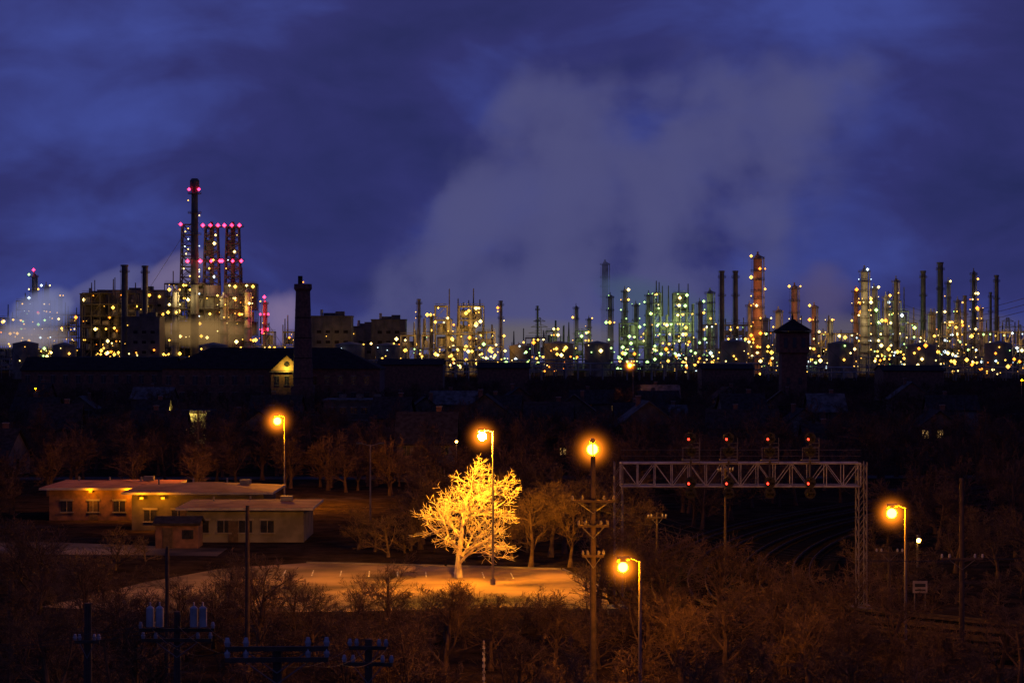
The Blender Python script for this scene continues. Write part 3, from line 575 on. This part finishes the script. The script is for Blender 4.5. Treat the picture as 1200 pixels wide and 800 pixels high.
# ---------------------------------------------------------------- trees
HT={}
def tree_mesh(name,seed,Ht,nch,twig,m,squat=1.0,trunk=.3,droop=.07):
    rn=random.Random(seed); b=MB(); LV=len(nch)
    def rv(): return Vector((rn.gauss(0,1),rn.gauss(0,1),rn.gauss(0,1)))
    def grow(p,d,L,r,lev):
        segs=5 if lev==0 else (4 if lev<3 else 2); ns=7 if lev==0 else (5 if lev==1 else 3)
        pts=[p.copy()]; dd=[d.copy()]
        for i in range(segs):
            d=(d+rv()*(.07 if lev==0 else .16)+Vector((0,0,droop if lev else 0))).normalized(); p=p+d*(L/segs); pts.append(p.copy()); dd.append(d.copy())
        r1=max(twig*.6,r*.4); vs=[]
        for i,(c,q) in enumerate(zip(pts,dd)):
            a=q.orthogonal().normalized(); bb=q.cross(a); rr=r+(r1-r)*i/segs
            if lev==0 and i==0: rr*=1.5
            for j in range(ns): t_=2*math.pi*j/ns; vs.append(c+a*(rr*math.cos(t_))+bb*(rr*math.sin(t_)))
        fs=[]
        for i in range(segs):
            for j in range(ns): fs.append((i*ns+j,i*ns+(j+1)%ns,(i+1)*ns+(j+1)%ns,(i+1)*ns+j))
        b.add(vs,fs,0)
        if lev<LV:
            nn=nch[lev]
            for c in range(nn):
                t_=(trunk+(1-trunk)*(c+rn.random()*.8)/nn) if lev==0 else (.15+.85*(c+rn.random())/nn)
                t_=min(t_,.999); i=int(t_*segs); f=t_*segs-i; q=pts[i].lerp(pts[i+1],f); dir0=dd[i+1]
                ax=dir0.cross(rv()).normalized(); ang=math.radians(rn.uniform(28,62)*squat)
                nd=(Matrix.Rotation(ang,3,ax)@dir0)
                if nd.z<-.1: nd.z*=.3
                nd.normalize()
                Lc=L*rn.uniform(.48,.78)*(1.15-.45*t_ if lev==0 else 1.05-.4*t_)
                grow(q,nd,Lc,max(twig,(r+(r1-r)*t_)*.55),lev+1)
    grow(Vector((0,0,-.1)),Vector((0,0,1)),Ht*.55,Ht*.022,0)
    me=bpy.data.meshes.new(name); me.from_pydata([tuple(v) for v in b.v],[],b.f); me.materials.append(m); me.update(); HT[me.name]=max(v[2] for v in b.v); return me
near=[tree_mesh('bare_tree_mesh',11+i,10,(9,6,6,5),.012,BARK,1.0+.15*(i%2),(.3,.2,.12,.25)[i]) for i in range(4)]
lt=tree_mesh('lit_tree_mesh',37,10,(11,7,6,4),.017,mat('lamplit_bark',(.50,.42,.32),.9,(.32,.26,.2),2.5),1.15,.10,.02)  # bark colour lightened to make this tree look lamplit
far=[tree_mesh('distant_tree_mesh',51+i,12,(9,7,6),.035,BARKD,1.05,.2) for i in range(4)]
bush=[tree_mesh('shrub_mesh',81+i,4,(12,6,5),.012,BARK,1.2,.05) for i in range(2)]
def tree(px,D,top,v=None,wide=1.0,name='bare_tree'):
    me=near[R.randrange(4)] if v is None else v; s=Z(top,D)/HT[me.name]; o=bpy.data.objects.new(name,me); o.location=(E(px,D),D,0); o.scale=(s*wide,s*wide,s); o.rotation_euler=(0,0,R.uniform(0,6.28)); col.objects.link(o)
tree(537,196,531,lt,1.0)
for px,D,top,wd in ((622,205,560,1.0),(668,205,575,1.0),(645,215,560,1.2),(600,212,595,1.0),(455,215,600,1.1),(420,222,590,1.1),
  (455,150,645,1.0),(300,138,640,1.0),(345,150,655,1.0),(265,160,650,1),(40,150,600,1.2),(95,140,640,1.1),(15,165,590,1.1),(140,150,660,1.1),(210,148,660,1.0),(60,118,700,1.1),(160,112,700,1.1),(10,125,680,1),
  (520,138,675,1.1),(575,140,690,1.1),(480,124,710,1.1),(610,120,730,1.1),(400,124,710,1.2),(650,140,690,1.0),(250,150,665,1.0),(370,140,680,1.0),(420,146,675,1.0),(545,150,690,1.0),
  (800,128,690,1.2),(850,135,670,1.3),(900,138,680,1.3),(950,128,700,1.3),(1000,130,715,1.2),(1060,125,740,1.2),(1110,130,725,1.2),(1170,132,700,1.2),(1195,128,690,1.2),(760,140,675,1.1),(880,112,730,1.3),(980,112,750,1.2),(820,108,750,1.1),(1140,115,745,1.2),(680,112,745,1.1),
  (740,158,610,1.3),(790,156,615,1.3),(840,150,620,1.3),(890,148,630,1.3),(940,143,650,1.2),(1000,141,655,1.2),(1040,136,670,1.1),(700,172,600,1.1),(735,182,590,1.1),(1120,200,600,1.2),(1170,195,600,1.2),(1150,215,590,1.1),(700,225,560,1.2),(750,215,580,1.2),(1190,215,590,1.1)):
    tree(px,D,top,None,wd)
un=empty('shrub_thicket')
for i in range(270):
    D=R.uniform(118,232); x=R.uniform(-.26,.26)*D
    if 175<D<214 and -32<x<6: continue
    if D>214 and x<-15: continue
    if D>138 and abs(x-trackx(D))<11: continue
    o=bpy.data.objects.new('shrub',R.choice(bush)); s=R.uniform(.6,1.3)*(.6 if 160<D<176 else 1); o.location=(x,D,0); o.scale=(s*1.3,s*1.3,s); o.rotation_euler=(0,0,R.uniform(0,6.3)); col.objects.link(o); o.parent=un
dt=empty('distant_bare_trees')
for i in range(1250):
    D=math.sqrt(R.uniform(215**2,900**2)) if i>450 else R.uniform(200,420)
    x=R.uniform(-.27,.27)*D
    if D<300 and -58<x<-12: continue
    if D<215 and x<8: continue
    if D<320 and abs(x-trackx(D))<11.5: continue
    if 425<D<475 and E(160,D)<x<E(262,D): continue
    if 640<D<690 and E(310,D)<x<E(370,D): continue
    s=R.uniform(.65,1.05)
    if D<330: s*=.8
    o=bpy.data.objects.new('tree',R.choice(far)); o.location=(x,D,0); o.scale=(s*1.1,s*1.1,s); o.rotation_euler=(0,0,R.uniform(0,6.3)); col.objects.link(o); o.parent=dt
# neighbourhood lamps far away
for px,py,D,c,P in ((535,517,330,(1,.45,.05),60),(1197,445,620,SOD,200),(42,455,600,SOD,200),(125,415,900,(1,.03,.02),200),(560,519,400,(.8,.9,.3),60),(1075,632,205,(1,.5,.06),80)):
    o=empty('yard_light',(E(px,D),D,0)); h=Z(py,D); b=MB(); b.cyl(0,0,0,h+.45,.1,.07,0,8); b.tube((0,0,h+.4),(0,-.8,h+.45),.05,.05,0,6); b.tube((0,-.7,h+.43),(0,-.7,h+.25),.15,.2,0,8); b.build('pole',[DTRIM],(0,0,0),0,o)
    r=.2; L=P/(4*math.pi**2*r*r); sphere_obj('lens',(0,-.7,h),(r,r,r),emat('yard_lens',c,L,True),(0,0,0),o,1)
# ---------------------------------------------------------------- faint dusk sun + camera
S=bpy.data.lights.new('sun','SUN'); S.energy=.02; S.angle=math.radians(20); S.color=(.8,.65,1); so=bpy.data.objects.new('sun',S); so.rotation_euler=(math.radians(60),0,math.radians(20)); col.objects.link(so)
cam=bpy.data.cameras.new('camera'); cam.lens=80; cam.sensor_width=36; cam.clip_end=30000; cam.clip_start=.5
co=bpy.data.objects.new('camera',cam); co.location=(0,0,H); co.rotation_euler=(math.radians(90.09),0,0); col.objects.link(co); sc.camera=co
sc.view_settings.view_transform='Standard'; sc.view_settings.look='None'; sc.view_settings.exposure=0
